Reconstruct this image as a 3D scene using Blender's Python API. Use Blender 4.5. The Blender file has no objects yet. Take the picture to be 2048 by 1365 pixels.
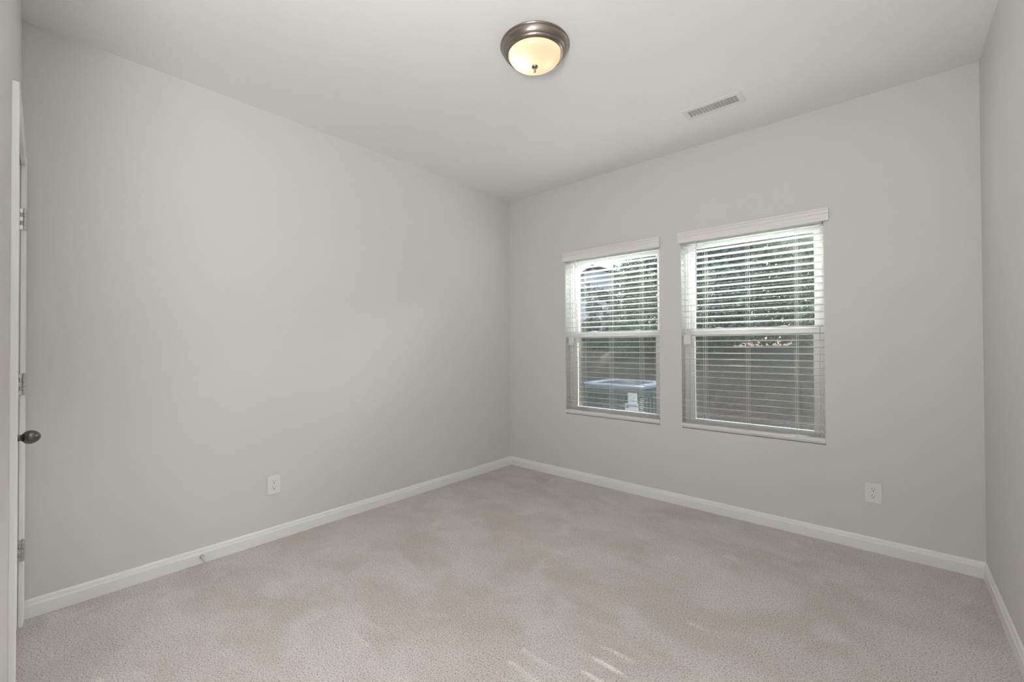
import bpy, bmesh, math, random
import numpy as np
from mathutils import Vector, Matrix
S = bpy.context.scene
COL = S.collection
H = 2.74          # ceiling height
W = 3.34          # room width
random.seed(7)

# ------------------------------------------------------------------ camera
F_PX, YAW, PITCH, ROLL = 856.3, -0.7230, 0.0098, -0.00417
CAM = Vector((2.970, -3.3455, 1.2394))
cam = bpy.data.cameras.new('camera'); camo = bpy.data.objects.new('camera', cam); COL.objects.link(camo)
cam.sensor_width = 36.0; cam.sensor_fit = 'HORIZONTAL'; cam.lens = F_PX / 2048 * 36.0
cam.clip_start = 0.01; cam.clip_end = 300
Fv = Vector((math.sin(YAW)*math.cos(PITCH), math.cos(YAW)*math.cos(PITCH), math.sin(PITCH)))
Rv = Vector((math.cos(YAW), -math.sin(YAW), 0)); Uv = Rv.cross(Fv)
R2 = Rv*math.cos(ROLL) + Uv*math.sin(ROLL); U2 = -Rv*math.sin(ROLL) + Uv*math.cos(ROLL)
m = Matrix((R2, U2, -Fv)).transposed().to_4x4(); m.translation = CAM
camo.matrix_world = m
S.camera = camo

# ------------------------------------------------------------------ view, world, sun, large lights
S.view_settings.view_transform = 'Standard'; S.view_settings.look = 'None'
S.view_settings.gamma = 1.0; S.view_settings.use_curve_mapping = False
S.view_settings.exposure = 0.2

world = bpy.data.worlds.new('sky'); S.world = world; world.use_nodes = True
wn = world.node_tree; wn.nodes.clear()
sky = wn.nodes.new('ShaderNodeTexSky'); sky.sky_type = 'NISHITA'; sky.sun_disc = False
sky.sun_elevation = math.radians(62); sky.sun_rotation = math.radians(0); sky.air_density = 1.0; sky.dust_density = 1.2
bgn = wn.nodes.new('ShaderNodeBackground'); bgn.inputs['Strength'].default_value = 0.36
wo = wn.nodes.new('ShaderNodeOutputWorld')
hsv = wn.nodes.new('ShaderNodeHueSaturation'); hsv.inputs['Saturation'].default_value = 0.9
wn.links.new(sky.outputs[0], hsv.inputs['Color']); wn.links.new(hsv.outputs[0], bgn.inputs['Color'])
wn.links.new(bgn.outputs[0], wo.inputs['Surface'])

def sun_lamp(name, energy, el, az, ang, col):
    l = bpy.data.lights.new(name, 'SUN'); l.energy = energy; l.angle = math.radians(ang); l.color = col
    o = bpy.data.objects.new(name, l); COL.objects.link(o)
    d = -Vector((math.sin(math.radians(az))*math.cos(math.radians(el)), math.cos(math.radians(az))*math.cos(math.radians(el)), math.sin(math.radians(el))))
    o.rotation_euler = d.to_track_quat('-Z', 'Y').to_euler(); o.location = (0, 12, 14)
    return o
SUN_EL, SUN_AZ = 30.35, 0.0
sun_lamp('sun', 22.0, SUN_EL, SUN_AZ, 0.42, (1.0, 0.95, 0.88))
# added lamps, out of view behind the camera, that brighten the room
def area(name, loc, target, sx, sy, power, col):
    l = bpy.data.lights.new(name, 'AREA'); l.shape = 'RECTANGLE'; l.size = sx; l.size_y = sy; l.energy = power; l.color = col
    o = bpy.data.objects.new(name, l); COL.objects.link(o); o.location = loc
    o.rotation_euler = (Vector(target)-Vector(loc)).to_track_quat('-Z', 'Y').to_euler()
    return o
def point(name, loc, power, r, col):
    l = bpy.data.lights.new(name, 'POINT'); l.energy = power; l.shadow_soft_size = r; l.color = col
    o = bpy.data.objects.new(name, l); COL.objects.link(o); o.location = loc
point('rear_fill_low', (2.60, -3.80, 1.25), 21, 0.14, (0.985, 0.985, 1.0))  # added fill light, no fixture stands here
point('rear_fill_high', (2.75, -3.60, 2.20), 12, 0.10, (0.985, 0.985, 1.0))  # second added fill, higher up, no fixture either
area('ceiling_bounce_fill', (2.70, -3.62, 1.60), (2.50, -3.20, 2.74), 0.4, 0.4, 27, (0.985, 0.985, 1.0))  # added up-light that fills the room off the ceiling
# added area lamps standing in for open sky, aimed at the windows
area('window_fill_high', (1.65, 1.4, 3.4), (1.65, 0, 1.4), 3.6, 1.4, 660, (0.975, 0.978, 1.0))
area('window_fill_low', (1.65, 1.6, 2.7), (1.65, 0, 1.3), 3.6, 0.8, 700, (0.975, 0.978, 1.0))

# ------------------------------------------------------------------ material helpers
def nodes(name):
    mt = bpy.data.materials.new(name); mt.use_nodes = True
    nt = mt.node_tree; b = nt.nodes['Principled BSDF']
    return mt, nt, b
def setp(b, **k):
    for kk, v in k.items():
        b.inputs[kk.replace('_', ' ')].default_value = v
def plain(name, col, rough=0.5, metal=0.0, spec=0.5, noise=0.03, nscale=40.0, bump=0.0, bscale=300.0):
    mt, nt, b = nodes(name)
    setp(b, Roughness=rough, Metallic=metal); b.inputs['Specular IOR Level'].default_value = spec
    tc = nt.nodes.new('ShaderNodeTexCoord'); n = nt.nodes.new('ShaderNodeTexNoise'); n.inputs['Scale'].default_value = nscale
    n.inputs['Detail'].default_value = 3
    nt.links.new(tc.outputs['Object'], n.inputs['Vector'])
    mr = nt.nodes.new('ShaderNodeMapRange'); mr.inputs['To Min'].default_value = 1-noise; mr.inputs['To Max'].default_value = 1+noise
    nt.links.new(n.outputs['Fac'], mr.inputs['Value'])
    mx = nt.nodes.new('ShaderNodeVectorMath'); mx.operation = 'SCALE'; mx.inputs[0].default_value = col[:3]
    nt.links.new(mr.outputs[0], mx.inputs['Scale']); nt.links.new(mx.outputs[0], b.inputs['Base Color'])
    if bump:
        n2 = nt.nodes.new('ShaderNodeTexNoise'); n2.inputs['Scale'].default_value = bscale; n2.inputs['Detail'].default_value = 2
        nt.links.new(tc.outputs['Object'], n2.inputs['Vector'])
        bp = nt.nodes.new('ShaderNodeBump'); bp.inputs['Strength'].default_value = bump; bp.inputs['Distance'].default_value = 0.002
        nt.links.new(n2.outputs['Fac'], bp.inputs['Height']); nt.links.new(bp.outputs[0], b.inputs['Normal'])
    return mt
def srgb(r, g, b):
    f = lambda c: (c/255/12.92) if c/255 <= 0.04045 else ((c/255+0.055)/1.055)**2.4
    return (f(r), f(g), f(b))

M = {}
M['wall'] = plain('greige_wall_paint', srgb(221, 220, 216), 0.7, noise=0.008, nscale=3, bump=0.06, bscale=220)
M['ceil'] = plain('ceiling_paint', srgb(243, 243, 242), 0.85, noise=0.006, nscale=3, bump=0.08, bscale=160)
M['trim'] = plain('white_trim_paint', srgb(243, 243, 241), 0.35, noise=0.01)
M['vinyl'] = plain('white_vinyl', srgb(235, 234, 233), 0.35, noise=0.01)
M['blind'] = plain('faux_wood_slat', srgb(238, 236, 232), 0.4, noise=0.015, nscale=25)
M['cord'] = plain('white_cord', srgb(235, 234, 230), 0.7)
M['plate'] = plain('outlet_plastic', srgb(236, 235, 232), 0.3, noise=0.005)
M['slot'] = plain('dark_slot', (0.012, 0.011, 0.010), 0.6)
M['nickel'] = plain('brushed_nickel', (0.31, 0.27, 0.235), 0.27, metal=1.0, noise=0.05, nscale=60)
M['hinge'] = plain('satin_nickel_hinge', (0.56, 0.555, 0.54), 0.38, metal=1.0, noise=0.05, nscale=60)
M['knob'] = plain('pewter_knob', (0.16, 0.155, 0.15), 0.24, metal=1.0, noise=0.05, nscale=60)
M['vent'] = plain('vent_enamel', srgb(233, 232, 230), 0.4, noise=0.01)
M['ventin'] = plain('vent_duct', srgb(178, 177, 175), 0.6)
M['rubber'] = plain('white_rubber', srgb(215, 212, 208), 0.6)
M['tan'] = plain('tan_exterior_trim', srgb(72, 63, 43), 0.7)
M['ac_side'] = plain('ac_dark_enamel', srgb(46, 56, 58), 0.5, noise=0.08)
M['ac_dark'] = plain('ac_coil_dark', (0.02, 0.024, 0.025), 0.7)  # near-black, shared by the coil and the fan guard
M['ac_rim'] = plain('ac_rim_enamel', srgb(78, 88, 98), 0.35, noise=0.04)
M['paper'] = plain('label_paper', srgb(150, 155, 158), 0.6)
M['ink'] = plain('label_ink', srgb(110, 120, 125), 0.7)
M['blue'] = plain('blue_print', srgb(40, 92, 165), 0.6)
M['navy'] = plain('navy_print', srgb(45, 66, 90), 0.6)
M['red'] = plain('red_print', srgb(190, 70, 80), 0.6)
M['concrete'] = plain('concrete_pad', srgb(110, 108, 104), 0.9, noise=0.15)
M['siding'] = plain('pale_siding', srgb(225, 226, 228), 0.7)
M['roof'] = plain('roof_shingle', srgb(95, 95, 100), 0.9, noise=0.2, nscale=8)
M['bark'] = plain('tree_bark', srgb(92, 80, 70), 0.9, noise=0.35, nscale=14)
M['darkglass'] = plain('house_window', (0.05, 0.06, 0.08), 0.1)

def carpet_mat():
    mt, nt, b = nodes('cut_pile_carpet'); L = nt.links
    setp(b, Roughness=0.95); b.inputs['Specular IOR Level'].default_value = 0.05
    b.inputs['Sheen Weight'].default_value = 0.25; b.inputs['Sheen Roughness'].default_value = 0.5
    tc = nt.nodes.new('ShaderNodeTexCoord')
    def noise(scale, detail=2, rough=0.5, vec=None, dist=0.0):
        n = nt.nodes.new('ShaderNodeTexNoise'); n.inputs['Scale'].default_value = scale; n.inputs['Detail'].default_value = detail
        n.inputs['Roughness'].default_value = rough; n.inputs['Distortion'].default_value = dist
        L.new(vec or tc.outputs['Object'], n.inputs['Vector']); return n.outputs['Fac']
    def ramp(src, stops, interp='LINEAR'):
        r = nt.nodes.new('ShaderNodeValToRGB'); r.color_ramp.interpolation = interp
        e = r.color_ramp.elements
        while len(e) < len(stops): e.new(0.5)
        for i, (p, c) in enumerate(stops):
            e[i].position = p; e[i].color = (*c, 1)
        L.new(src, r.inputs[0]); return r.outputs[0]
    def mix(a, bb, fac, mode='MIX'):
        x = nt.nodes.new('ShaderNodeMix'); x.data_type = 'RGBA'; x.blend_type = mode
        if isinstance(fac, float): x.inputs[0].default_value = fac
        else: L.new(fac, x.inputs[0])
        for sk, v in ((6, a), (7, bb)):
            if isinstance(v, tuple): x.inputs[sk].default_value = (*v, 1)
            else: L.new(v, x.inputs[sk])
        return x.outputs[2]
    # tufts: fine speckle of fibre tips and the gaps between them
    v = nt.nodes.new('ShaderNodeTexVoronoi'); v.inputs['Scale'].default_value = 190; v.inputs['Randomness'].default_value = 1.0
    wv = nt.nodes.new('ShaderNodeVectorMath'); wv.operation = 'ADD'
    nz = nt.nodes.new('ShaderNodeTexNoise'); nz.inputs['Scale'].default_value = 120; L.new(tc.outputs['Object'], nz.inputs['Vector'])
    sc = nt.nodes.new('ShaderNodeVectorMath'); sc.operation = 'SCALE'; sc.inputs['Scale'].default_value = 0.006
    L.new(nz.outputs['Color'], sc.inputs[0]); L.new(tc.outputs['Object'], wv.inputs[0]); L.new(sc.outputs[0], wv.inputs[1])
    L.new(wv.outputs[0], v.inputs['Vector'])
    fine = noise(300, 3, 0.65); mid = noise(160, 3, 0.6)
    c_light, c_dark = srgb(230, 221, 217), srgb(217, 206, 200)
    # brushed pile: big soft patches where feet and the cleaner turned the pile
    mp = nt.nodes.new('ShaderNodeMapping'); mp.inputs['Rotation'].default_value = (0, 0, math.radians(-12)); mp.inputs['Scale'].default_value = (1.3, 1.9, 1)
    L.new(tc.outputs['Object'], mp.inputs['Vector'])
    big = noise(1.5, 3, 0.6, mp.outputs[0], 0.4); spots = noise(4.2, 3, 0.6, None, 0.3)
    base = mix(c_dark, c_light, ramp(big, [(0.40, (0, 0, 0)), (0.60, (1, 1, 1))]))
    base = mix(base, srgb(235, 228, 226), ramp(spots, [(0.56, (0, 0, 0)), (0.70, (0.8, 0.8, 0.8))]))
    tone = ramp(mid, [(0.33, (0.36, 0.33, 0.30)), (0.44, (0.90, 0.89, 0.88)), (0.55, (1.0, 1.0, 1.0)), (0.70, (1.14, 1.14, 1.14))])
    tone2 = ramp(fine, [(0.32, (0.32, 0.29, 0.26)), (0.46, (0.97, 0.97, 0.97)), (0.7, (1.18, 1.18, 1.18))])
    c = mix(base, tone, 1.0, 'MULTIPLY'); c = mix(c, tone2, 1.0, 'MULTIPLY')
    L.new(c, b.inputs['Base Color'])
    ad = nt.nodes.new('ShaderNodeMath'); ad.operation = 'ADD'; L.new(fine, ad.inputs[0]); L.new(mid, ad.inputs[1])
    sb = nt.nodes.new('ShaderNodeMath'); sb.operation = 'SUBTRACT'; L.new(ad.outputs[0], sb.inputs[0]); L.new(v.outputs['Distance'], sb.inputs[1])
    bp = nt.nodes.new('ShaderNodeBump'); bp.inputs['Strength'].default_value = 0.55; bp.inputs['Distance'].default_value = 0.006
    L.new(sb.outputs[0], bp.inputs['Height']); L.new(bp.outputs[0], b.inputs['Normal'])
    return mt
M['carpet'] = carpet_mat()

def glass_mat():
    mt = bpy.data.materials.new('window_glass'); mt.use_nodes = True; nt = mt.node_tree; nt.nodes.clear()
    o = nt.nodes.new('ShaderNodeOutputMaterial'); mx = nt.nodes.new('ShaderNodeMixShader')
    t = nt.nodes.new('ShaderNodeBsdfTransparent'); t.inputs[0].default_value = (0.97, 0.97, 0.97, 1)
    g = nt.nodes.new('ShaderNodeBsdfGlossy'); g.inputs['Roughness'].default_value = 0.0; g.inputs['Color'].default_value = (0.82, 0.94, 0.90, 1)
    fr = nt.nodes.new('ShaderNodeFresnel'); fr.inputs['IOR'].default_value = 1.5
    ad = nt.nodes.new('ShaderNodeMath'); ad.operation = 'ADD'; ad.inputs[1].default_value = 0.05
    nt.links.new(fr.outputs[0], ad.inputs[0]); nt.links.new(ad.outputs[0], mx.inputs[0])
    nt.links.new(t.outputs[0], mx.inputs[1]); nt.links.new(g.outputs[0], mx.inputs[2]); nt.links.new(mx.outputs[0], o.inputs[0])
    return mt
M['glass'] = glass_mat()
def screen_mat():
    mt = bpy.data.materials.new('insect_screen_mesh'); mt.use_nodes = True; nt = mt.node_tree; nt.nodes.clear()
    o = nt.nodes.new('ShaderNodeOutputMaterial'); mx = nt.nodes.new('ShaderNodeMixShader'); mx.inputs[0].default_value = 0.30
    t = nt.nodes.new('ShaderNodeBsdfTransparent'); d = nt.nodes.new('ShaderNodeBsdfDiffuse'); d.inputs[0].default_value = (0.08, 0.08, 0.078, 1)
    nt.links.new(t.outputs[0], mx.inputs[1]); nt.links.new(d.outputs[0], mx.inputs[2]); nt.links.new(mx.outputs[0], o.inputs[0])
    return mt
M['screen'] = screen_mat()
def globe_mat():
    mt = bpy.data.materials.new('frosted_globe_glass'); mt.use_nodes = True; nt = mt.node_tree; nt.nodes.clear()
    o = nt.nodes.new('ShaderNodeOutputMaterial')
    tr = nt.nodes.new('ShaderNodeBsdfTranslucent'); tr.inputs[0].default_value = (0.98, 0.84, 0.68, 1)
    tp = nt.nodes.new('ShaderNodeBsdfTransparent'); tp.inputs[0].default_value = (0.97, 0.93, 0.87, 1)
    gl = nt.nodes.new('ShaderNodeBsdfGlossy'); gl.inputs['Roughness'].default_value = 0.25
    em = nt.nodes.new('ShaderNodeEmission'); em.inputs[0].default_value = (1.0, 0.75, 0.52, 1); em.inputs[1].default_value = 0.42
    m1 = nt.nodes.new('ShaderNodeMixShader'); m1.inputs[0].default_value = 0.02
    m2 = nt.nodes.new('ShaderNodeMixShader'); m2.inputs[0].default_value = 0.06
    ad = nt.nodes.new('ShaderNodeAddShader')
    nt.links.new(tr.outputs[0], m1.inputs[1]); nt.links.new(tp.outputs[0], m1.inputs[2])
    nt.links.new(m1.outputs[0], m2.inputs[1]); nt.links.new(gl.outputs[0], m2.inputs[2])
    nt.links.new(m2.outputs[0], ad.inputs[0]); nt.links.new(em.outputs[0], ad.inputs[1]); nt.links.new(ad.outputs[0], o.inputs[0])
    return mt
M['globe'] = globe_mat()
def emis(name, col, s):
    mt = bpy.data.materials.new(name); mt.use_nodes = True; nt = mt.node_tree; nt.nodes.clear()
    o = nt.nodes.new('ShaderNodeOutputMaterial'); e = nt.nodes.new('ShaderNodeEmission'); e.inputs[0].default_value = (*col, 1); e.inputs[1].default_value = s
    nt.links.new(e.outputs[0], o.inputs[0]); return mt
def ground_mat(name, cols, scales, rough=0.95, bump=0.6):
    mt, nt, b = nodes(name); setp(b, Roughness=rough); b.inputs['Specular IOR Level'].default_value = 0.1
    tc = nt.nodes.new('ShaderNodeTexCoord')
    n = nt.nodes.new('ShaderNodeTexNoise'); n.inputs['Scale'].default_value = scales[0]; n.inputs['Detail'].default_value = 8; n.inputs['Roughness'].default_value = 0.7
    nt.links.new(tc.outputs['Object'], n.inputs['Vector'])
    r = nt.nodes.new('ShaderNodeValToRGB'); e = r.color_ramp.elements
    while len(e) < len(cols): e.new(0.5)
    for i, c in enumerate(cols): e[i].position = 0.3 + 0.4*i/(len(cols)-1); e[i].color = (*c, 1)
    nt.links.new(n.outputs['Fac'], r.inputs[0]); nt.links.new(r.outputs[0], b.inputs['Base Color'])
    n2 = nt.nodes.new('ShaderNodeTexNoise'); n2.inputs['Scale'].default_value = scales[1]; n2.inputs['Detail'].default_value = 4
    nt.links.new(tc.outputs['Object'], n2.inputs['Vector'])
    bp = nt.nodes.new('ShaderNodeBump'); bp.inputs['Strength'].default_value = bump; bp.inputs['Distance'].default_value = 0.03
    nt.links.new(n2.outputs['Fac'], bp.inputs['Height']); nt.links.new(bp.outputs[0], b.inputs['Normal'])
    return mt
M['lawn'] = ground_mat('lawn_grass', [srgb(62, 68, 48), srgb(92, 97, 74), srgb(118, 117, 94)], (9, 60))
M['mulch'] = ground_mat('bank_mulch', [srgb(84, 70, 58), srgb(130, 112, 98), srgb(162, 143, 128)], (14, 45))
def leaf_mat(name, a, b_):
    mt, nt, b = nodes(name); setp(b, Roughness=0.55)
    g = nt.nodes.new('ShaderNodeNewGeometry'); mx = nt.nodes.new('ShaderNodeMix'); mx.data_type = 'RGBA'
    mx.inputs[6].default_value = (*a, 1); mx.inputs[7].default_value = (*b_, 1)
    nt.links.new(g.outputs['Random Per Island'], mx.inputs[0]); nt.links.new(mx.outputs[2], b.inputs['Base Color'])
    b.inputs['Transmission Weight'].default_value = 0.0
    return mt
M['leaf1'] = leaf_mat('dark_green_leaves', srgb(78, 92, 74), srgb(150, 164, 136))
M['leaf2'] = leaf_mat('grey_green_leaves', srgb(80, 94, 86), srgb(150, 164, 152))
M['leaf3'] = leaf_mat('blue_green_needles', srgb(40, 54, 58), srgb(80, 96, 100))

# ------------------------------------------------------------------ geometry helpers
ORG = {}
def empty(name, loc, label, cat, group=None, rotz=0.0):
    o = bpy.data.objects.new(name, None); COL.objects.link(o); o.location = loc; o.rotation_euler = (0, 0, rotz)
    o.empty_display_size = 0.05
    o['label'] = label; o['category'] = cat
    if group: o['group'] = group
    ORG[o.name] = Vector(loc); return o
def tag(o, label, cat, group=None, kind=None):
    if label: o['label'] = label
    if cat: o['category'] = cat
    if group: o['group'] = group
    if kind: o['kind'] = kind
    return o
def obj(name, bm, mat, parent=None, smooth=False, label=None, kind=None):
    bmesh.ops.recalc_face_normals(bm, faces=bm.faces[:])
    org = ORG.get(parent.name, Vector((0, 0, 0))) if parent else Vector((0, 0, 0))
    if parent: bmesh.ops.translate(bm, verts=bm.verts[:], vec=-org)
    me = bpy.data.meshes.new(name); bm.to_mesh(me); bm.free()
    for mm in (mat if isinstance(mat, (list, tuple)) else [mat]): me.materials.append(mm)
    if smooth:
        for p in me.polygons: p.use_smooth = True
        try: me.set_sharp_from_angle(angle=math.radians(35))
        except Exception: pass
    o = bpy.data.objects.new(name, me); COL.objects.link(o)
    if parent: o.parent = parent; ORG[o.name] = org
    if label: o['label'] = label
    if kind: o['kind'] = kind
    return o
def add_box(bm, a, b, bev=0.0, seg=2, mi=0):
    x0, y0, z0 = a; x1, y1, z1 = b
    r = bmesh.ops.create_cube(bm, size=1.0)
    vs = r['verts']
    for v in vs:
        v.co = Vector((x0+(v.co.x+.5)*(x1-x0), y0+(v.co.y+.5)*(y1-y0), z0+(v.co.z+.5)*(z1-z0)))
    fs = list({f for v in vs for f in v.link_faces})
    for f in fs: f.material_index = mi
    if bev:
        es = list({e for v in vs for e in v.link_edges})
        bmesh.ops.bevel(bm, geom=es, offset=bev, segments=seg, affect='EDGES', profile=0.5)
    return bm
def box(a, b, bev=0.0, seg=2): return add_box(bmesh.new(), a, b, bev, seg)
def extrude_profile(bm, prof, axis, t0, t1, fn=None):
    """prof: closed list of (p,q); axis 'x': (p,q)=(y,z); 'y': (p,q)=(x,z); 'z': (p,q)=(x,y)"""
    mk = {'x': lambda t, p, q: (t, p, q), 'y': lambda t, p, q: (p, t, q), 'z': lambda t, p, q: (p, q, t)}[axis]
    a = [bm.verts.new(mk(t0, p, q)) for p, q in prof]; b = [bm.verts.new(mk(t1, p, q)) for p, q in prof]
    n = len(prof)
    for i in range(n): bm.faces.new((a[i], a[(i+1) % n], b[(i+1) % n], b[i]))
    bm.faces.new(a[::-1]); bm.faces.new(b)
    return bm
def lathe(bm, prof, loc, axis='z', seg=48, mi=0):
    """prof list of (r, h) along axis"""
    rings = []
    def P(r, t, h):
        c, s = r*math.cos(t), r*math.sin(t)
        v = {'z': (c, s, h), 'y': (c, h, s), 'x': (h, c, s)}[axis]
        return (v[0]+loc[0], v[1]+loc[1], v[2]+loc[2])
    for r, h in prof:
        if r < 1e-6: rings.append([bm.verts.new(P(0, 0, h))])
        else: rings.append([bm.verts.new(P(r, 2*math.pi*k/seg, h)) for k in range(seg)])
    for A, B in zip(rings[:-1], rings[1:]):
        for k in range(seg):
            k2 = (k+1) % seg
            if len(A) == 1 and len(B) == 1: continue
            if len(A) == 1: f = bm.faces.new((A[0], B[k], B[k2]))
            elif len(B) == 1: f = bm.faces.new((A[k], A[k2], B[0]))
            else: f = bm.faces.new((A[k], A[k2], B[k2], B[k]))
            f.material_index = mi
    return bm
def tube(bm, pts, r, seg=8):
    pts = [Vector(p) for p in pts]; rings = []
    for i, p in enumerate(pts):
        d = (pts[min(i+1, len(pts)-1)]-pts[max(i-1, 0)]).normalized()
        up = Vector((0, 0, 1)) if abs(d.z) < .9 else Vector((1, 0, 0))
        u = d.cross(up).normalized(); w = d.cross(u)
        rr = r[i] if isinstance(r, (list, tuple)) else r
        rings.append([bm.verts.new(p+u*rr*math.cos(2*math.pi*k/seg)+w*rr*math.sin(2*math.pi*k/seg)) for k in range(seg)])
    for A, B in zip(rings[:-1], rings[1:]):
        for k in range(seg): bm.faces.new((A[k], A[(k+1) % seg], B[(k+1) % seg], B[k]))
    bm.faces.new(rings[0][::-1]); bm.faces.new(rings[-1])
    return bm
def struct(name, bm, mat, parent=None, smooth=False):
    return obj(name, bm, mat, parent, smooth, kind='structure' if parent is None else None)

# ------------------------------------------------------------------ room shell
WT = 0.165                       # outer wall thickness
OPN = [(0.690, 1.590), (1.764, 2.660)]   # window openings along the back wall
OZ0, OZ1 = 0.598, 2.055
def NW(x): return -3.365 - 0.02*x        # line of the near wall's face (it runs a touch out of square)
HALL_Y = -5.6

bm = box((-0.2, HALL_Y-0.15, -0.12), (W+0.2, 0.10, 0.0)); struct('floor', bm, M['carpet'])
bm = box((-0.2, HALL_Y-0.15, H), (W+0.2, WT, H+0.12)); struct('ceiling', bm, M['ceil'])
bm = box((-0.15, HALL_Y, 0), (0, WT, H)); struct('wall_left', bm, M['wall'])
bm = box((W, HALL_Y, 0), (W+0.15, WT, H)); struct('wall_right', bm, M['wall'])
bm = bmesh.new()
add_box(bm, (0, 0, 0), (W, WT, OZ0)); add_box(bm, (0, 0, OZ1), (W, WT, H))
for a, b in ((0, OPN[0][0]), (OPN[0][1], OPN[1][0]), (OPN[1][1], W)): add_box(bm, (a, 0, OZ0), (b, WT, OZ1))
struct('wall_back', bm, M['wall'])
bm = box((0, HALL_Y-0.15, 0), (W, HALL_Y, H)); struct('wall_hall', bm, M['wall'])

# near wall, with the closed door's opening near the left corner and the unseen hall opening, widened to let the fill lamps in
DX0, DX1, DZ = 0.088, 0.792, 2.045
near = bpy.data.objects.new('wall_near', None)
def nbox(bm, x0, x1, z0, z1, f0, f1, bev=0.0):
    """box following the near wall's line; f0, f1 = distance in front of its face (negative = behind)"""
    t = bmesh.new(); add_box(t, (x0, 0, z0), (x1, 1, z1), bev)
    for v in t.verts: v.co.y = NW(v.co.x) + f0 + (f1-f0)*v.co.y
    if bev == 0:
        pass
    me = bpy.data.meshes.new('tmp'); t.to_mesh(me); t.free(); bm.from_mesh(me); bpy.data.meshes.remove(me)
    return bm
def nboxb(bm, x0, x1, z0, z1, f0, f1, bev):
    t = bmesh.new(); add_box(t, (x0, f0, z0), (x1, f1, z1), bev)
    for v in t.verts: v.co.y += NW(v.co.x)
    me = bpy.data.meshes.new('tmp'); t.to_mesh(me); t.free(); bm.from_mesh(me); bpy.data.meshes.remove(me)
    return bm
bpy.data.objects.remove(near)
bm = bmesh.new()
nbox(bm, 0, DX0-0.018, 0, H, -0.12, 0); nbox(bm, DX1+0.018, 1.55, 0, H, -0.12, 0)
for v in bm.verts:
    if v.co.x > 1.5 and v.co.y < NW(1.55)-0.06: v.co.x -= 0.16        # unseen wall end cut back to keep its lit face out of window reflections
nbox(bm, DX0-0.018, DX1+0.018, DZ+0.018, H, -0.12, 0); 
struct('wall_near', bm, M['wall'])

# baseboards: flat board with an eased, stepped top
BB = [(0, 0), (0.0125, 0), (0.0125, 0.054), (0.0118, 0.058), (0.0095, 0.061), (0.0085, 0.066), (0.0072, 0.074), (0.005, 0.080), (0.002, 0.0835), (0, 0.084)]
def baseboard(name, p0, p1, n):
    """from p0 to p1 (x,y), n = direction into the room"""
    bm = bmesh.new(); rings = []
    for p in (p0, p1): rings.append([bm.verts.new((p[0]+n[0]*d, p[1]+n[1]*d, z)) for d, z in BB])
    k = len(BB)
    for i in range(k): bm.faces.new((rings[0][i], rings[0][(i+1) % k], rings[1][(i+1) % k], rings[1][i]))
    bm.faces.new(rings[0][::-1]); bm.faces.new(rings[1])
    return struct(name, bm, M['trim'])
baseboard('baseboard_left', (0, 0), (0, NW(0)), (1, 0))
baseboard('baseboard_back', (0, 0), (W, 0), (0, -1))
baseboard('baseboard_right', (W, 0), (W, HALL_Y), (-1, 0))
baseboard('baseboard_near', (0.852, NW(.852)), (1.55, NW(1.55)), (0, 1))

# ------------------------------------------------------------------ closed door beside the left corner
dr = bpy.data.objects.new('door_1', None); COL.objects.link(dr); dr.location = (0.44, NW(.44), 0); dr.empty_display_size = .05
dr['kind'] = 'structure'; ORG[dr.name] = Vector(dr.location)
bm = bmesh.new()
nboxb(bm, DX0+0.003, DX1-0.003, 0.018, DZ-0.004, -0.037, -0.002, 0.002)
obj('door_slab', bm, M['trim'], dr)
# two raised panels on the slab's face, each with a moulded frame
for z0, z1 in ((0.22, 0.86), (1.04, 1.90)):
    bm = bmesh.new(); nboxb(bm, 0.20, 0.68, z0, z1, -0.003, 0.0015, 0.002); obj('door_panel', bm, M['trim'], dr)
bm = bmesh.new()
nbox(bm, DX0-0.018, DX0, 0, DZ+0.018, -0.115, -0.001); nbox(bm, DX1, DX1+0.018, 0, DZ+0.018, -0.115, -0.001); nbox(bm, DX0, DX1, DZ, DZ+0.018, -0.115, -0.001)
obj('door_jamb', bm, M['trim'], dr)
def casing(x0, x1, z0, z1, inner):
    bm = bmesh.new(); nboxb(bm, x0, x1, z0, z1, 0.0, 0.0155, 0.003)
    # raised back band along the outer edge
    if inner == 'r': nboxb(bm, x0-.0006, x0+0.016, z0+.0008, z1-.0008, -.0006, 0.0178, 0.003)
    if inner == 'l': nboxb(bm, x1-0.016, x1+.0006, z0+.0008, z1-.0008, -.0006, 0.0178, 0.003)
    if inner == 'd': nboxb(bm, x0+.0008, x1-.0008, z1-0.016, z1+.0006, -.0006, 0.0178, 0.003)
    return obj('door_casing', bm, M['trim'], dr)
casing(DX1+0.004, DX1+0.060, 0, DZ+0.060, 'l')
casing(DX0-0.060, DX0-0.004, 0, DZ+0.060, 'r')
casing(DX0-0.004, DX1+0.004, DZ+0.004, DZ+0.060, 'd')
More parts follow.
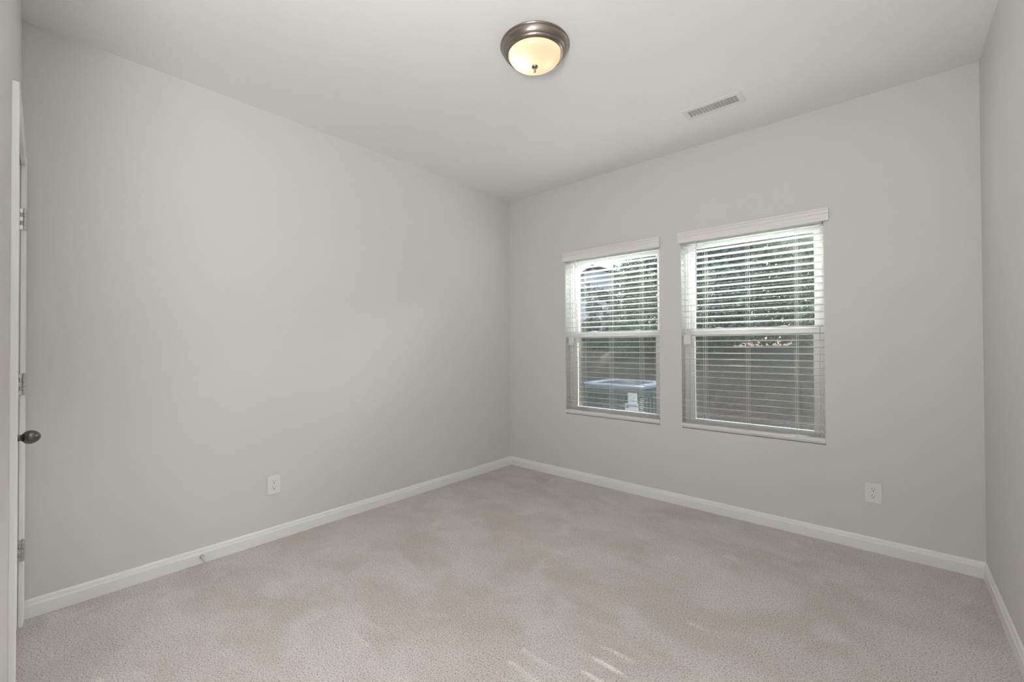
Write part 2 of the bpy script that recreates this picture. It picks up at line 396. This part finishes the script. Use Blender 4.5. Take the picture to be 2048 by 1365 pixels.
for hz in (1.808, 1.075, 0.341):
    bm = bmesh.new(); hx = DX0 + 0.001; hy = NW(hx)
    for k in range(5):                       # five knuckles of the barrel
        z0 = hz-0.046+k*0.0184
        lathe(bm, [(0, z0+.0004), (0.0055, z0+.0004), (0.0062, z0+.0012), (0.0062, z0+.0172), (0.0055, z0+.018), (0, z0+.018)], (hx, hy+0.0135, 0), 'z', 16)
    lathe(bm, [(0, hz+.046), (0.0045, hz+.046), (0.004, hz+.0495), (0, hz+.0505)], (hx, hy+0.0135, 0), 'z', 12)
    hb = obj('door_hinge', bm, M['hinge'], dr, smooth=True, label='satin nickel hinge')
    bm = bmesh.new()
    add_box(bm, (hx-0.0155, hy+0.0158, hz-0.046), (hx+0.004, hy+0.0172, hz+0.046))
    for k in (0, 2, 4): add_box(bm, (hx-0.002, hy-0.002, hz-0.046+k*.0184), (hx+.002, hy+0.0135, hz-0.046+(k+1)*.0184))
    obj('hinge_leaf', bm, M['hinge'], hb)
# egg-shaped knob on its rose
kx, kz = 0.727, 0.927; ky = NW(kx)
bm = bmesh.new()
lathe(bm, [(0, -0.003), (0.031, -0.003), (0.032, 0.0), (0.0305, 0.004), (0.024, 0.007), (0.016, 0.0095), (0.0125, 0.013), (0.0105, 0.017), (0.0105, 0.021), (0.0125, 0.0245)] +
      [(0.0235*math.sin(t)*(1.0+0.10*math.cos(t)), 0.0455-0.0235*math.cos(t)) for t in [math.pi*(0.19+0.81*i/18) for i in range(18)]] + [(0, 0.069)], (kx, ky, kz), 'y', 40)
obj('door_knob', bm, M['knob'], dr, smooth=True, label='dark pewter egg-shaped knob')
bm = bmesh.new()
lathe(bm, [(0, 0), (0.003, 0), (0.003, .012), (0, .0125)], (0.815, NW(.815)+0.008, DZ+0.060), 'z', 10); obj('casing_nail', bm, M['hinge'], dr)

# ------------------------------------------------------------------ windows
def window(n, x0, x1):
    w = bpy.data.objects.new('window_%d' % n, None); COL.objects.link(w); w.location = (x0, 0, OZ0); w.empty_display_size = .05
    w['kind'] = 'structure'; ORG[w.name] = Vector(w.location)
    z0, z1 = OZ0, OZ1; ZM0, ZM1 = 1.302, 1.352
    f0, f1 = 0.078, 0.150
    def rect_frame(bm, xa, xb, za, zb, wl, wr, wb, wt, ya, yb, bev=0.003):
        add_box(bm, (xa, ya, za), (xa+wl, yb, zb), bev); add_box(bm, (xb-wr, ya, za), (xb, yb, zb), bev)
        add_box(bm, (xa+wl-.001, ya, za), (xb-wr+.001, yb, za+wb), bev); add_box(bm, (xa+wl-.001, ya, zb-wt), (xb-wr+.001, yb, zb), bev)
    bm = bmesh.new()
    rect_frame(bm, x0, x1, z0, z1, 0.030, 0.030, 0.030, 0.034, f0+0.004, f1)
    rect_frame(bm, x0+0.001, x1-0.001, z0+0.001, z1-0.001, 0.016, 0.016, 0.022, 0.022, f0-0.008, f0+0.010, 0.002)
    obj('window_frame', bm, M['vinyl'], w)
    bm = bmesh.new(); rect_frame(bm, x0+0.030, x1-0.030, ZM0+0.006, z1-0.034, 0.034, 0.034, 0.045, 0.034, 0.118, 0.142)
    us = obj('upper_sash', bm, M['vinyl'], w)
    bm = box((x0+0.063, 0.128, ZM1-0.004), (x1-0.063, 0.133, z1-0.066)); obj('glass_pane', bm, M['glass'], us)
    bm = bmesh.new(); rect_frame(bm, x0+0.032, x1-0.032, z0+0.030, ZM1, 0.036, 0.036, 0.036, 0.050, 0.088, 0.114)
    add_box(bm, (x0+0.05, 0.0835, ZM1-0.012), (x1-0.05, 0.090, ZM1-0.004), 0.002)     # finger rail
    ls = obj('lower_sash', bm, M['vinyl'], w)
    bm = box((x0+0.067, 0.098, z0+0.064), (x1-0.067, 0.103, ZM0+0.002)); obj('glass_pane', bm, M['glass'], ls)
    for t in (0.27, 0.74):
        cx = x0+(x1-x0)*t; bm = bmesh.new()
        prof = [(-0.042, 0)] + [(-0.042+0.084*i/12, 0.017*math.sin(math.pi*i/12)**0.8) for i in range(1, 12)] + [(0.042, 0)]
        extrude_profile(bm, [(cx+p, ZM1+q) for p, q in prof], 'y', 0.094, 0.112)
        obj('sash_lock', bm, M['vinyl'], w)
    bm = box((x0+0.034, 0.1435, z0+0.030), (x1-0.034, 0.1442, ZM1)); obj('insect_screen', bm, M['screen'], w)
    bm = bmesh.new()                                   # tan brick-mould around the outside of the opening
    rect_frame(bm, x0-0.001, x1+0.001, z0-0.001, z1+0.001, 0.034, 0.034, 0.03, 0.046, 0.150, 0.215, 0.002)
    obj('exterior_trim', bm, M['tan'], w)
for i, (a, b) in enumerate(OPN): window(i+1, a, b)

# ------------------------------------------------------------------ faux-wood blinds
slat_me = None
def blind(x0, x1, vx0, vx1, label, wand, tassel, cords):
    ob = empty('window_blind', ((x0+x1)/2, 0.03, OZ0), label, 'blind', None)
    org = ORG[ob.name]
    # moulded valance with mitred returns
    P = [(-0.034, 2.097), (-0.036, 2.093), (-0.036, 2.086), (-0.031, 2.081), (-0.029, 2.072), (-0.031, 2.064), (-0.027, 2.058), (-0.0265, 2.040), (-0.029, 2.034), (-0.030, 2.024), (-0.028, 2.017), (-0.016, 2.017), (-0.016, 2.097)]
    bm = bmesh.new(); extrude_profile(bm, P, 'x', vx0, vx1)
    for xx in (vx0, vx1-0.010): add_box(bm, (xx, -0.0165, 2.019), (xx+0.010, -0.0005, 2.095), 0.001)
    obj('valance', bm, M['blind'], ob)
    bm = box((x0+0.006, 0.004, 2.012), (x1-0.006, 0.056, OZ1-0.001), 0.003); obj('headrail', bm, M['blind'], ob)
    # slats
    tilt = math.radians(7.0); Lx = (x1-x0)-0.010
    bm = bmesh.new(); prof = []
    for i in range(9):
        u = -0.025+0.05*i/8; prof.append((u, 0.0012*(1-(u/0.025)**2)+0.0014*(1 if 0 < i < 8 else 0.55)))
    for i in range(8, -1, -1):
        u = -0.025+0.05*i/8; prof.append((u, 0.0012*(1-(u/0.025)**2)-0.0014*(1 if 0 < i < 8 else 0.55)))
    ct, st = math.cos(-tilt), math.sin(-tilt)
    prof = [(u*ct-v*st, u*st+v*ct) for u, v in prof]
    extrude_profile(bm, [(p, q) for p, q in prof], 'x', -Lx/2, Lx/2)
    bmesh.ops.recalc_face_normals(bm, faces=bm.faces[:])
    me = bpy.data.meshes.new('slat'); bm.to_mesh(me); bm.free(); me.materials.append(M['blind'])
    k = 0; z = 1.950-0.003
    for k in range(-1, 29):
        s = bpy.data.objects.new('slat', me); COL.objects.link(s); s.parent = ob
        s.location = Vector(((x0+x1)/2 + random.uniform(-.0008, .0008), 0.029, z-0.0455*k)) - org
    # bottom rail: wide flat front above a chamfered lower edge
    zb = OZ0 + 0.0025
    R = [(-0.004, zb+0.020), (-0.004, zb+0.034), (-0.001, zb+0.037), (0.052, zb+0.037), (0.055, zb+0.034), (0.055, zb), (0.012, zb), (0.004, zb+0.004)]
    bm = bmesh.new(); extrude_profile(bm, R, 'x', x0+0.004, x1-0.004)
    br = obj('bottom_rail', bm, M['blind'], ob)
    for xx in (x0+0.001, x1-0.004):
        bm = bmesh.new(); extrude_profile(bm, [(p*1.0, q) for p, q in R], 'x', xx, xx+0.003); obj('end_cap', bm, M['plate'], br)
    # ladder cords with their lift cord, three stations
    for cx in cords:
        bm = bmesh.new()
        for yy, dx in ((0.0015, -0.006), (0.0015, 0.006), (0.0565, -0.006), (0.0565, 0.006)):
            tube(bm, [(cx+dx, yy, zb+0.037), (cx+dx, yy, 2.013)], 0.0009, 6)
        lc = obj('ladder_cord', bm, M['cord'], ob)
        bm = bmesh.new(); lathe(bm, [(0, 0), (0.005, 0.0005), (0.006, 0.003), (0.006, 0.008), (0.004, 0.010), (0, 0.0105)], (cx, -0.006, zb+0.026), 'z', 12)
        obj('cord_button', bm, M['plate'], lc)
    wx, wz0, wz1 = wand
    bm = bmesh.new(); tube(bm, [(wx, -0.012, wz1), (wx, -0.014, (wz0+wz1)/2), (wx+.001, -0.013, wz0)], 0.0042, 6)
    lathe(bm, [(0, wz0-.012), (0.0045, wz0-.012), (0.0055, wz0-.006), (0.0055, wz0+.006), (0.004, wz0+.012), (0, wz0+.012)], (wx+.001, -0.013, 0), 'z', 10)
    obj('tilt_wand', bm, M['plate'], ob)
    # lift cords and the pale plastic tassel block they end in
    tx, tz = tassel
    bm = bmesh.new()
    for dx in (-0.009, 0.009): tube(bm, [(tx+dx, -0.010, 2.015), (tx+dx*1.1, -0.010, tz+0.03)], 0.0011, 6)
    lf = obj('lift_cord', bm, M['cord'], ob)
    bm = bmesh.new()
    for dx in (-0.0165, 0.0, 0.0165): add_box(bm, (tx+dx-.0078, -0.021, tz-.036), (tx+dx+.0078, -0.003, tz+.036), 0.003)
    add_box(bm, (tx-.022, -0.016, tz-.033), (tx+.022, -0.006, tz+.033))
    obj('cord_tassel', bm, M['plate'], lf)
    return ob
blind(OPN[0][0], OPN[0][1], 0.674, 1.604, 'white faux-wood blind in the left window, with the air conditioner showing through it', (0.806, 1.490, 2.02), (0.762, 1.275), (0.871, 1.149, 1.428))
blind(OPN[1][0], OPN[1][1], 1.752, 2.688, 'white faux-wood blind in the right-hand window, with the green shrubs showing through it', (1.881, 1.512, 2.02), (1.813, 1.275), (1.932, 2.218, 2.507))

# ------------------------------------------------------------------ flush-mount ceiling lamp
LX, LY = 1.650, -1.668
lamp = empty('ceiling_lamp', (LX, LY, H), 'round flush-mount ceiling lamp, brushed nickel pan with glowing frosted glass bowl', 'lamp')
bm = bmesh.new()
lathe(bm, [(0, H-.0005), (0.168, H-.0005), (0.1715, H-.003), (0.1725, H-.007), (0.1700, H-.011), (0.1665, H-.013), (0.1650, H-.018), (0.1600, H-.030), (0.1530, H-.038), (0.1500, H-.040), (0.1490, H-.043), (0.1455, H-.048), (0.1400, H-.0515), (0.1375, H-.0530), (0.1340, H-.0530), (0.1320, H-.0500), (0.1310, H-.030), (0, H-.028)], (LX, LY, 0), 'z', 72)
obj('lamp_pan', bm, M['nickel'], lamp, smooth=True)
bm = bmesh.new(); GZ = H-.049; GB = H-.104
pr = [(0.129, GZ+.008), (0.129, GZ)]
for i in range(1, 17):
    t = math.pi/2*i/16; pr.append((0.129*math.cos(t)**0.85 if i < 16 else 0.0, GZ-(GZ-GB)*math.sin(t)))
lathe(bm, pr, (LX, LY, 0), 'z', 72)
obj('glass_bowl', bm, M['globe'], lamp, smooth=True)
bm = bmesh.new()
lathe(bm, [(0, GB+.002), (0.0155, GB+.001), (0.0165, GB-.002), (0.0150, GB-.006), (0.0110, GB-.0095), (0.0065, GB-.012), (0.0050, GB-.017), (0.0052, GB-.020), (0.0060, GB-.0225), (0.0058, GB-.027), (0.0035, GB-.030), (0, GB-.031)], (LX, LY, 0), 'z', 28)
obj('finial', bm, M['nickel'], lamp, smooth=True)
M['bulb_hot'] = emis('bulb_hot', (1.0, 0.82, 0.60), 7.5)
M['bulb_cool'] = emis('bulb_cool', (1.0, 0.72, 0.46), 0.9)
for dx, dy, mt in ((-0.045, -0.037, 'bulb_hot'), (0.052, 0.043, 'bulb_cool')):
    bm = bmesh.new(); bmesh.ops.create_uvsphere(bm, u_segments=20, v_segments=12, radius=0.027)
    bmesh.ops.translate(bm, verts=bm.verts[:], vec=(LX+dx, LY+dy, H-.062))
    obj('light_bulb', bm, M[mt], lamp, smooth=True)

# ------------------------------------------------------------------ ceiling register
VX0, VX1, VY0, VY1 = 1.976, 2.323, -0.570, -0.425
vent = empty('air_vent', ((VX0+VX1)/2, (VY0+VY1)/2, H), 'white rectangular air register with short louvers set in the ceiling', 'vent')
SX0, SX1, SY0, SY1 = 2.005, 2.292, -0.537, -0.452
bm = bmesh.new(); zc = H-.0005
for a, b in (((VX0, VY0), (VX1, SY0)), ((VX0, SY1), (VX1, VY1)), ((VX0, SY0), (SX0, SY1)), ((SX1, SY0), (VX1, SY1))):
    add_box(bm, (a[0], a[1], zc-.005), (b[0], b[1], zc))
obj('vent_frame', bm, M['vent'], vent)
bm = box((SX0, SY0, zc-.0012), (SX1, SY1, zc)); obj('damper_plate', bm, M['ventin'], vent)
NL = 15
for i in range(NL+1):
    x = SX0 + (SX1-SX0)*(i+0.0)/NL
    bm = bmesh.new(); t = math.radians(20 if i < 8 else -20)
    add_box(bm, (-.0011, SY0, -.0022), (.0011, SY1, .0022)); bmesh.ops.rotate(bm, verts=bm.verts[:], cent=(0, 0, 0), matrix=Matrix.Rotation(t, 3, 'Y'))
    bmesh.ops.translate(bm, verts=bm.verts[:], vec=(x, 0, zc-.0036)); obj('louver', bm, M['vent'], vent)
for x in (VX0+.013, VX1-.013):
    bm = bmesh.new(); lathe(bm, [(0, zc-.0068), (.0025, zc-.0066), (.0035, zc-.0055), (.0035, zc-.0045), (0, zc-.0045)], (x, (SY0+SY1)/2, 0), 'z', 12); obj('screw', bm, M['hinge'], vent)

# ------------------------------------------------------------------ wall outlets
def outlet(axis, c, z, label, painted=False, group=None):
    """axis 'x': plate on the left wall at y=c; axis 'y': plate on the back wall at x=c"""
    loc = (0, c, z) if axis == 'x' else (c, 0, z)
    o = empty('wall_outlet' if not painted else 'wall_plate', loc, label, 'outlet' if not painted else 'wall plate', group)
    def tr(bm):   # local: u along the wall, v up, w out of the wall
        for v in bm.verts:
            u, w, vv = v.co.x, v.co.y, v.co.z
            v.co = Vector((w, c+u, z+vv)) if axis == 'x' else Vector((c+u, -w, z+vv))
        return bm
    pm = M['wall'] if painted else M['plate']
    bm = bmesh.new(); add_box(bm, (-.040, 0, -.0605), (.040, .0062, .0605), .0035, 3); obj('face_plate', tr(bm), pm, o)
    if not painted:
        for s in (1, -1):
            cz = s*.0195; bm = bmesh.new()
            pf = []
            for k in range(32):
                a = 2*math.pi*k/32; pf.append((.0172*math.cos(a), cz+max(-.0142, min(.0142, .0172*math.sin(a)))))
            A = [bm.verts.new((p, .0055, q)) for p, q in pf]; B = [bm.verts.new((p*.97, .0080, cz+(q-cz)*.97)) for p, q in pf]
            for k in range(32): bm.faces.new((A[k], A[(k+1) % 32], B[(k+1) % 32], B[k]))
            bm.faces.new(B)
            rc = obj('receptacle', tr(bm), M['plate'], o)
            bm = bmesh.new()
            add_box(bm, (-.0075, .0076, cz+.0005), (-.0055, .0083, cz+.0085)); add_box(bm, (.0055, .0076, cz+.0015), (.0075, .0083, cz+.0080))
            lathe(bm, [(0, .0076), (.0030, .0076), (.0030, .0083), (0, .0083)], (0, 0, cz-.0072), 'y', 14)
            obj('socket_slots', tr(bm), M['slot'], rc)
        bm = bmesh.new(); lathe(bm, [(0, .0055), (.003, .0055), (.003, .0070), (.0015, .0076), (0, .0077)], (0, 0, 0), 'y', 14); obj('screw', tr(bm), M['plate'], o)
    else:
        bm = bmesh.new(); lathe(bm, [(0, .0055), (.0055, .0055), (.0055, .011), (.003, .0112), (0, .0112)], (0.004, 0, .012), 'y', 14); obj('cable_jack', tr(bm), pm, o)
        for s in (1, -1):
            bm = bmesh.new(); lathe(bm, [(0, .0055), (.003, .0055), (.003, .0070), (0, .0077)], (0, 0, s*.042), 'y', 12); obj('screw', tr(bm), pm, o)
    return o
outlet('x', -2.293, 0.352, 'white duplex outlet on the left wall, above the baseboard and right of the door stop')
outlet('y', 2.888, 0.348, 'white duplex outlet plate on the window wall, below and right of the right-hand window')
outlet('x', -0.279, 0.361, 'wall plate painted in the wall colour, on the left wall beside the far corner', painted=True)

# ------------------------------------------------------------------ door stop on the left baseboard
ds = empty('door_stop', (0.0125, -2.679, 0.040), 'small silver spring door stop with pale rubber tip, screwed to the left baseboard', 'door stop')
bm = bmesh.new(); lathe(bm, [(0, 0), (.0115, 0), (.0120, .0015), (.0105, .006), (.0070, .009), (0, .0095)], (0.0125, -2.679, 0.040), 'x', 20); obj('mounting_cup', bm, M['hinge'], ds, smooth=True)
bm = bmesh.new(); pts = []
for i in range(161):
    t = i/160; a = t*2*math.pi*16
    pts.append((0.0205+t*0.048, -2.679+.0052*math.cos(a), 0.040-0.006*t*t+.0052*math.sin(a)))
tube(bm, pts, .0011, 6); obj('spring', bm, M['hinge'], ds, smooth=True)
bm = bmesh.new(); lathe(bm, [(0, .067), (.0062, .067), (.0075, .069), (.0075, .079), (.0060, .083), (0, .084)], (0.0, -2.679, 0.0335), 'x', 18); obj('rubber_tip', bm, M['rubber'], ds, smooth=True, label='pale rubber tip')

# ------------------------------------------------------------------ outdoors
GZ0 = -0.20
bm = box((-14, WT+0.02, GZ0-0.1), (9, 5.6, GZ0)); o = obj('lawn', bm, M['lawn']); o['kind'] = 'structure'
bm = bmesh.new(); nx, ny = 60, 26; gv = []
rb = random.Random(3)
for j in range(ny+1):
    for i in range(nx+1):
        x = -16+26*i/nx; y = 5.2+12*j/ny
        t = min(1.0, max(0.0, (y-5.5)/3.2)); s = t*t*(3-2*t)
        z = GZ0-0.03 + 1.25*s + 0.04*max(0, y-8.7) + (rb.uniform(-.035, .035) if 0 < j else 0)
        gv.append(bm.verts.new((x, y, z)))
for j in range(ny):
    for i in range(nx): bm.faces.new((gv[j*(nx+1)+i], gv[j*(nx+1)+i+1], gv[(j+1)*(nx+1)+i+1], gv[(j+1)*(nx+1)+i]))
o = obj('mulch_bank', bm, M['mulch'], smooth=True); o['kind'] = 'structure'

def bank_z(y):
    t = min(1.0, max(0.0, (y-5.5)/3.2)); return GZ0-0.03+1.25*t*t*(3-2*t)+0.04*max(0, y-8.7)
def tree(name, x, y, h, r, mat, label, cat, n=2600, leaf=0.17, z_lo=0.12, seed=1, group=None, extra=(), gap=None):
    z0 = bank_z(y)-0.04 if y > 5.2 else GZ0
    t = empty(name, (x, y, z0), label, cat, group); rr = random.Random(seed)
    bm = bmesh.new(); tube(bm, [(x, y, z0), (x+rr.uniform(-.08, .08), y, z0+h*.35), (x+rr.uniform(-.12, .12), y, z0+h*.8)], [0.035*h**.8, .026*h**.8, .008*h], 9)
    obj('trunk', bm, M['bark'], t)
    bm = bmesh.new()
    blobs = [(rr.uniform(-.55, .55)*r, rr.uniform(-.5, .5)*r, h*(z_lo+(0.95-z_lo)*rr.random()), r*rr.uniform(.38, .62)) for _ in range(11)]
    blobs += [(a-x, b-y, c-z0, d) for a, b, c, d in extra]
    for i in range(n):
        bx, by, bz, br = blobs[i % len(blobs)]
        while True:
            q = Vector((rr.uniform(-1, 1), rr.uniform(-1, 1), rr.uniform(-1, 1)))
            if 0.25 < q.length < 1: break
        c = Vector((x+bx, y+by, z0+bz)) + q*br
        if c.z < bank_z(c.y)+.05: continue
        if gap and any(abs(c.x-g0.x) < hx and abs((c-g0).dot(SV)) < hv for g0, hx, hv in gap): continue
        s = leaf*rr.uniform(.6, 1.25)
        u = Vector((rr.uniform(-1, 1), rr.uniform(-1, 1), rr.uniform(-.6, .6))).normalized(); v = u.cross(Vector((rr.uniform(-1, 1), rr.uniform(-1, 1), rr.uniform(-1, 1)))).normalized()
        a, b = u*s*.5, v*s*.30
        bm.faces.new([bm.verts.new(c-a), bm.verts.new(c+b-a*.1), bm.verts.new(c+a), bm.verts.new(c-b-a*.1)])
    obj('foliage', bm, mat, t)
    return t
# the tall tree's crown, packed to block sun, gaps cut for the carpet patches
SD = Vector((math.sin(math.radians(SUN_AZ))*math.cos(math.radians(SUN_EL)), math.cos(math.radians(SUN_AZ))*math.cos(math.radians(SUN_EL)), math.sin(math.radians(SUN_EL))))
SV = Vector((0, -SD.z, SD.y))
GAPS = [(Vector((2.125, -1.862, 0)), 0.110, 0.040), (Vector((2.40, -1.765, 0)), 0.04, 0.045), (Vector((1.78, -2.05, 0)), 0.055, 0.055)]
CROWN = [(-2.1+0.8*i+(0.35 if k % 2 else 0), 12.5, 1.9+0.85*k, 0.88) for k in range(10) for i in range(9)]
tree('evergreen_shrub', 1.9, 8.3, 2.9, 1.15, M['leaf1'], 'dark evergreen shrub on the bank, behind the right half of the right-hand window', 'shrub', 14000, .10, seed=4)
tree('evergreen_shrub', -0.5, 8.4, 2.9, 1.15, M['leaf2'], 'grey-green shrub on the bank, behind the left half of the right-hand window', 'shrub', 14000, .10, seed=5)
tree('evergreen_shrub', -2.8, 8.4, 2.5, 1.05, M['leaf1'], 'dark evergreen shrub on the bank, seen through the left window', 'shrub', 11000, .10, seed=6)
tree('conifer_tree', -3.95, 9.4, 2.1, .42, M['leaf3'], 'narrow dark blue-green conifer on the bank, left of the shrubs', 'tree', 5000, .09, .05, seed=8)
tree('evergreen_shrub', -5.2, 10.5, 2.25, .62, M['leaf2'], 'low grey-green shrub on the bank, in front of the pale house', 'shrub', 6000, .10, .1, seed=12)
tree('shade_tree', 1.4, 12.5, 9.0, 2.7, M['leaf1'], 'tall dark tree behind the shrubs, filling the top of the right-hand window', 'tree', 42000, .20, .12, seed=9, extra=CROWN, gap=GAPS)
tree('shade_tree', -4.6, 18.5, 8.2, 2.7, M['leaf2'], 'tall grey-green tree far behind the shrubs, at the top of the left window', 'tree', 22000, .22, .05, seed=10, extra=[(-7.0+1.0*i, 18.5, 1.9+1.0*k, 0.95) for k in range(5) for i in range(6)])

# neighbour's house far left
hs = empty('neighbor_house', (-9.2, 13.5, 0.8), 'pale house with slanted roof beyond the bank, top left of the left window', 'house')
bm = bmesh.new(); extrude_profile(bm, [(-11.4, .8), (-7.05, .8), (-7.05, 4.68), (-11.4, 2.4)], 'y', 13.5, 16.0); obj('house_wall', bm, M['siding'], hs)
bm = bmesh.new(); extrude_profile(bm, [(-11.7, 2.24), (-6.95, 4.73), (-6.95, 4.83), (-11.7, 2.36)], 'y', 13.3, 16.2); obj('house_roof', bm, M['roof'], hs)
for xx, z in ((-8.3, 1.9), (-7.75, 3.3)):
    bm = box((xx-.35, 13.44, z), (xx+.25, 13.52, z+.62), .01); hw = obj('house_window', bm, M['siding'], hs)
    bm = box((xx-.29, 13.425, z+.06), (xx+.19, 13.45, z+.56)); obj('window_pane', bm, M['darkglass'], hw)

# ------------------------------------------------------------------ air-conditioning condenser outside the first window
AX0, AX1, AY0, AY1 = 0.096, 0.895, 1.20, 2.00; AZ0, AZ1 = GZ0+0.06, 0.775
pad = obj('equipment_pad', box((AX0-.08, AY0-.08, GZ0), (AX1+.08, AY1+.08, AZ0), .01), M['concrete']); tag(pad, 'pale concrete pad on the lawn under the air conditioner', 'pad')
ac = empty('air_conditioner', ((AX0+AX1)/2, (AY0+AY1)/2, AZ0), 'dark square outdoor air conditioner with pale top rim, standing outside the left window', 'air conditioner')
def rrect(x0, y0, x1, y1, r, n=6):
    pts = []
    for cx, cy, a0 in ((x1-r, y1-r, 0), (x0+r, y1-r, 90), (x0+r, y0+r, 180), (x1-r, y0+r, 270)):
        for k in range(n+1):
            a = math.radians(a0+90*k/n); pts.append((cx+r*math.cos(a), cy+r*math.sin(a)))
    return pts
bm = bmesh.new(); extrude_profile(bm, rrect(AX0+.025, AY0+.025, AX1-.025, AY1-.025, .07), 'z', AZ0, AZ1-.04); obj('condenser_coil', bm, M['ac_dark'], ac)
bm = bmesh.new(); extrude_profile(bm, rrect(AX0, AY0, AX1, AY1, .09), 'z', AZ0, AZ0+.05); obj('base_pan', bm, M['ac_side'], ac)
bm = bmesh.new(); extrude_profile(bm, rrect(AX0+.004, AY0+.004, AX1-.004, AY1-.004, .088), 'z', AZ1-.12, AZ1-.035); obj('top_band', bm, M['ac_side'], ac)
bm = bmesh.new()                                   # louvered guard: many thin bands with upright ribs
z = AZ0+.07
pr = rrect(AX0+.008, AY0+.008, AX1-.008, AY1-.008, .085); pri = rrect(AX0+.018, AY0+.018, AX1-.018, AY1-.018, .075); npr = len(pr)
while z < AZ1-.13:
    rings = [[bm.verts.new((p[0], p[1], zz)) for p in q] for q, zz in ((pr, z), (pri, z+.013), (pri, z+.010))]
    for A, B in zip(rings[:-1], rings[1:]):
        for k in range(npr): bm.faces.new((A[k], A[(k+1) % npr], B[(k+1) % npr], B[k]))
    z += .021
ribs = [(AX0+.09+.098*k, AY0+.006) for k in range(7)]
for x, y in ribs: add_box(bm, (x-.006, y-.004, AZ0+.05), (x+.006, y+.008, AZ1-.10))
for k in range(7):
    y = AY0+.09+.098*k; add_box(bm, (AX1-.014, y-.006, AZ0+.05), (AX1-.002, y+.006, AZ1-.10)); add_box(bm, (AX0+.002, y-.006, AZ0+.05), (AX0+.014, y+.006, AZ1-.10))
obj('louvered_guard', bm, M['ac_side'], ac)
# top rim and the fan guard
bm = bmesh.new()
outer = rrect(AX0-.006, AY0-.006, AX1+.006, AY1+.006, .10, 8); n = len(outer); ccx, ccy = (AX0+AX1)/2, (AY0+AY1)/2
inner = []
for p in outer:
    d = Vector((p[0]-ccx, p[1]-ccy)).normalized(); inner.append((ccx+d.x*.345, ccy+d.y*.345))
r0 = [bm.verts.new((*p, AZ1-.042)) for p in outer]; r1 = [bm.verts.new((*p, AZ1-.012)) for p in outer]
r2 = [bm.verts.new((ccx+(p[0]-ccx)*.985, ccy+(p[1]-ccy)*.985, AZ1)) for p in outer]; r3 = [bm.verts.new((*p, AZ1-.004)) for p in inner]; r4 = [bm.verts.new((*p, AZ1-.07)) for p in inner]
for A, B in ((r0, r1), (r1, r2), (r2, r3), (r3, r4)):
    for k in range(n): bm.faces.new((A[k], A[(k+1) % n], B[(k+1) % n], B[k]))
obj('top_rim', bm, M['ac_rim'], ac)
bm = bmesh.new()
for r in [.05+.03*k for k in range(11)]:
    tube(bm, [(ccx+r*math.cos(2*math.pi*k/40), ccy+r*math.sin(2*math.pi*k/40), AZ1+.004-.03*(r/.35)**2+.012) for k in range(41)], .003, 5)
for k in range(8):
    a = 2*math.pi*k/8; tube(bm, [(ccx+r*math.cos(a), ccy+r*math.sin(a), AZ1+.016-.03*(r/.35)**2) for r in (.02, .12, .22, .35)], .004, 5)
obj('fan_guard', bm, M['ac_dark'], ac)
bm = box((0.722, AY0-.004, 0.570), (0.832, AY0+.004, 0.690)); lb = obj('rating_label', bm, M['paper'], ac, label='white printed label')
bm = bmesh.new()
for k in range(6): add_box(bm, (0.732, AY0-.0048, .676-.013*k), (0.732+(.085, .09, .07, .09, .06, .08)[k], AY0-.0036, .679-.013*k))
add_box(bm, (0.765, AY0-.0048, .588), (0.79, AY0-.0036, .600)); obj('label_print', bm, M['ink'], lb)
bm = box((0.690, AY0-.006, 0.490), (0.845, AY0+.002, 0.572)); st = obj('service_sticker', bm, M['paper'], ac, label='white sticker with blue lettering and round emblem')
bm = bmesh.new(); lathe(bm, [(0, -.0010), (.022, -.0010), (.022, .0), (0, .0)], (0.720, AY0-.006, .538), 'y', 24); obj('round_emblem', bm, M['navy'], st)
bm = bmesh.new()
for k in range(5): add_box(bm, (0.752+.017*k, AY0-.0070, .543), (0.762+.017*k, AY0-.0058, .565))
obj('blue_lettering', bm, M['blue'], st)
bm = bmesh.new(); extrude_profile(bm, [(.750, .530), (.838, .534), (.838, .537), (.750, .534)], 'y', AY0-.0070, AY0-.0058); obj('red_stripe', bm, M['red'], st)
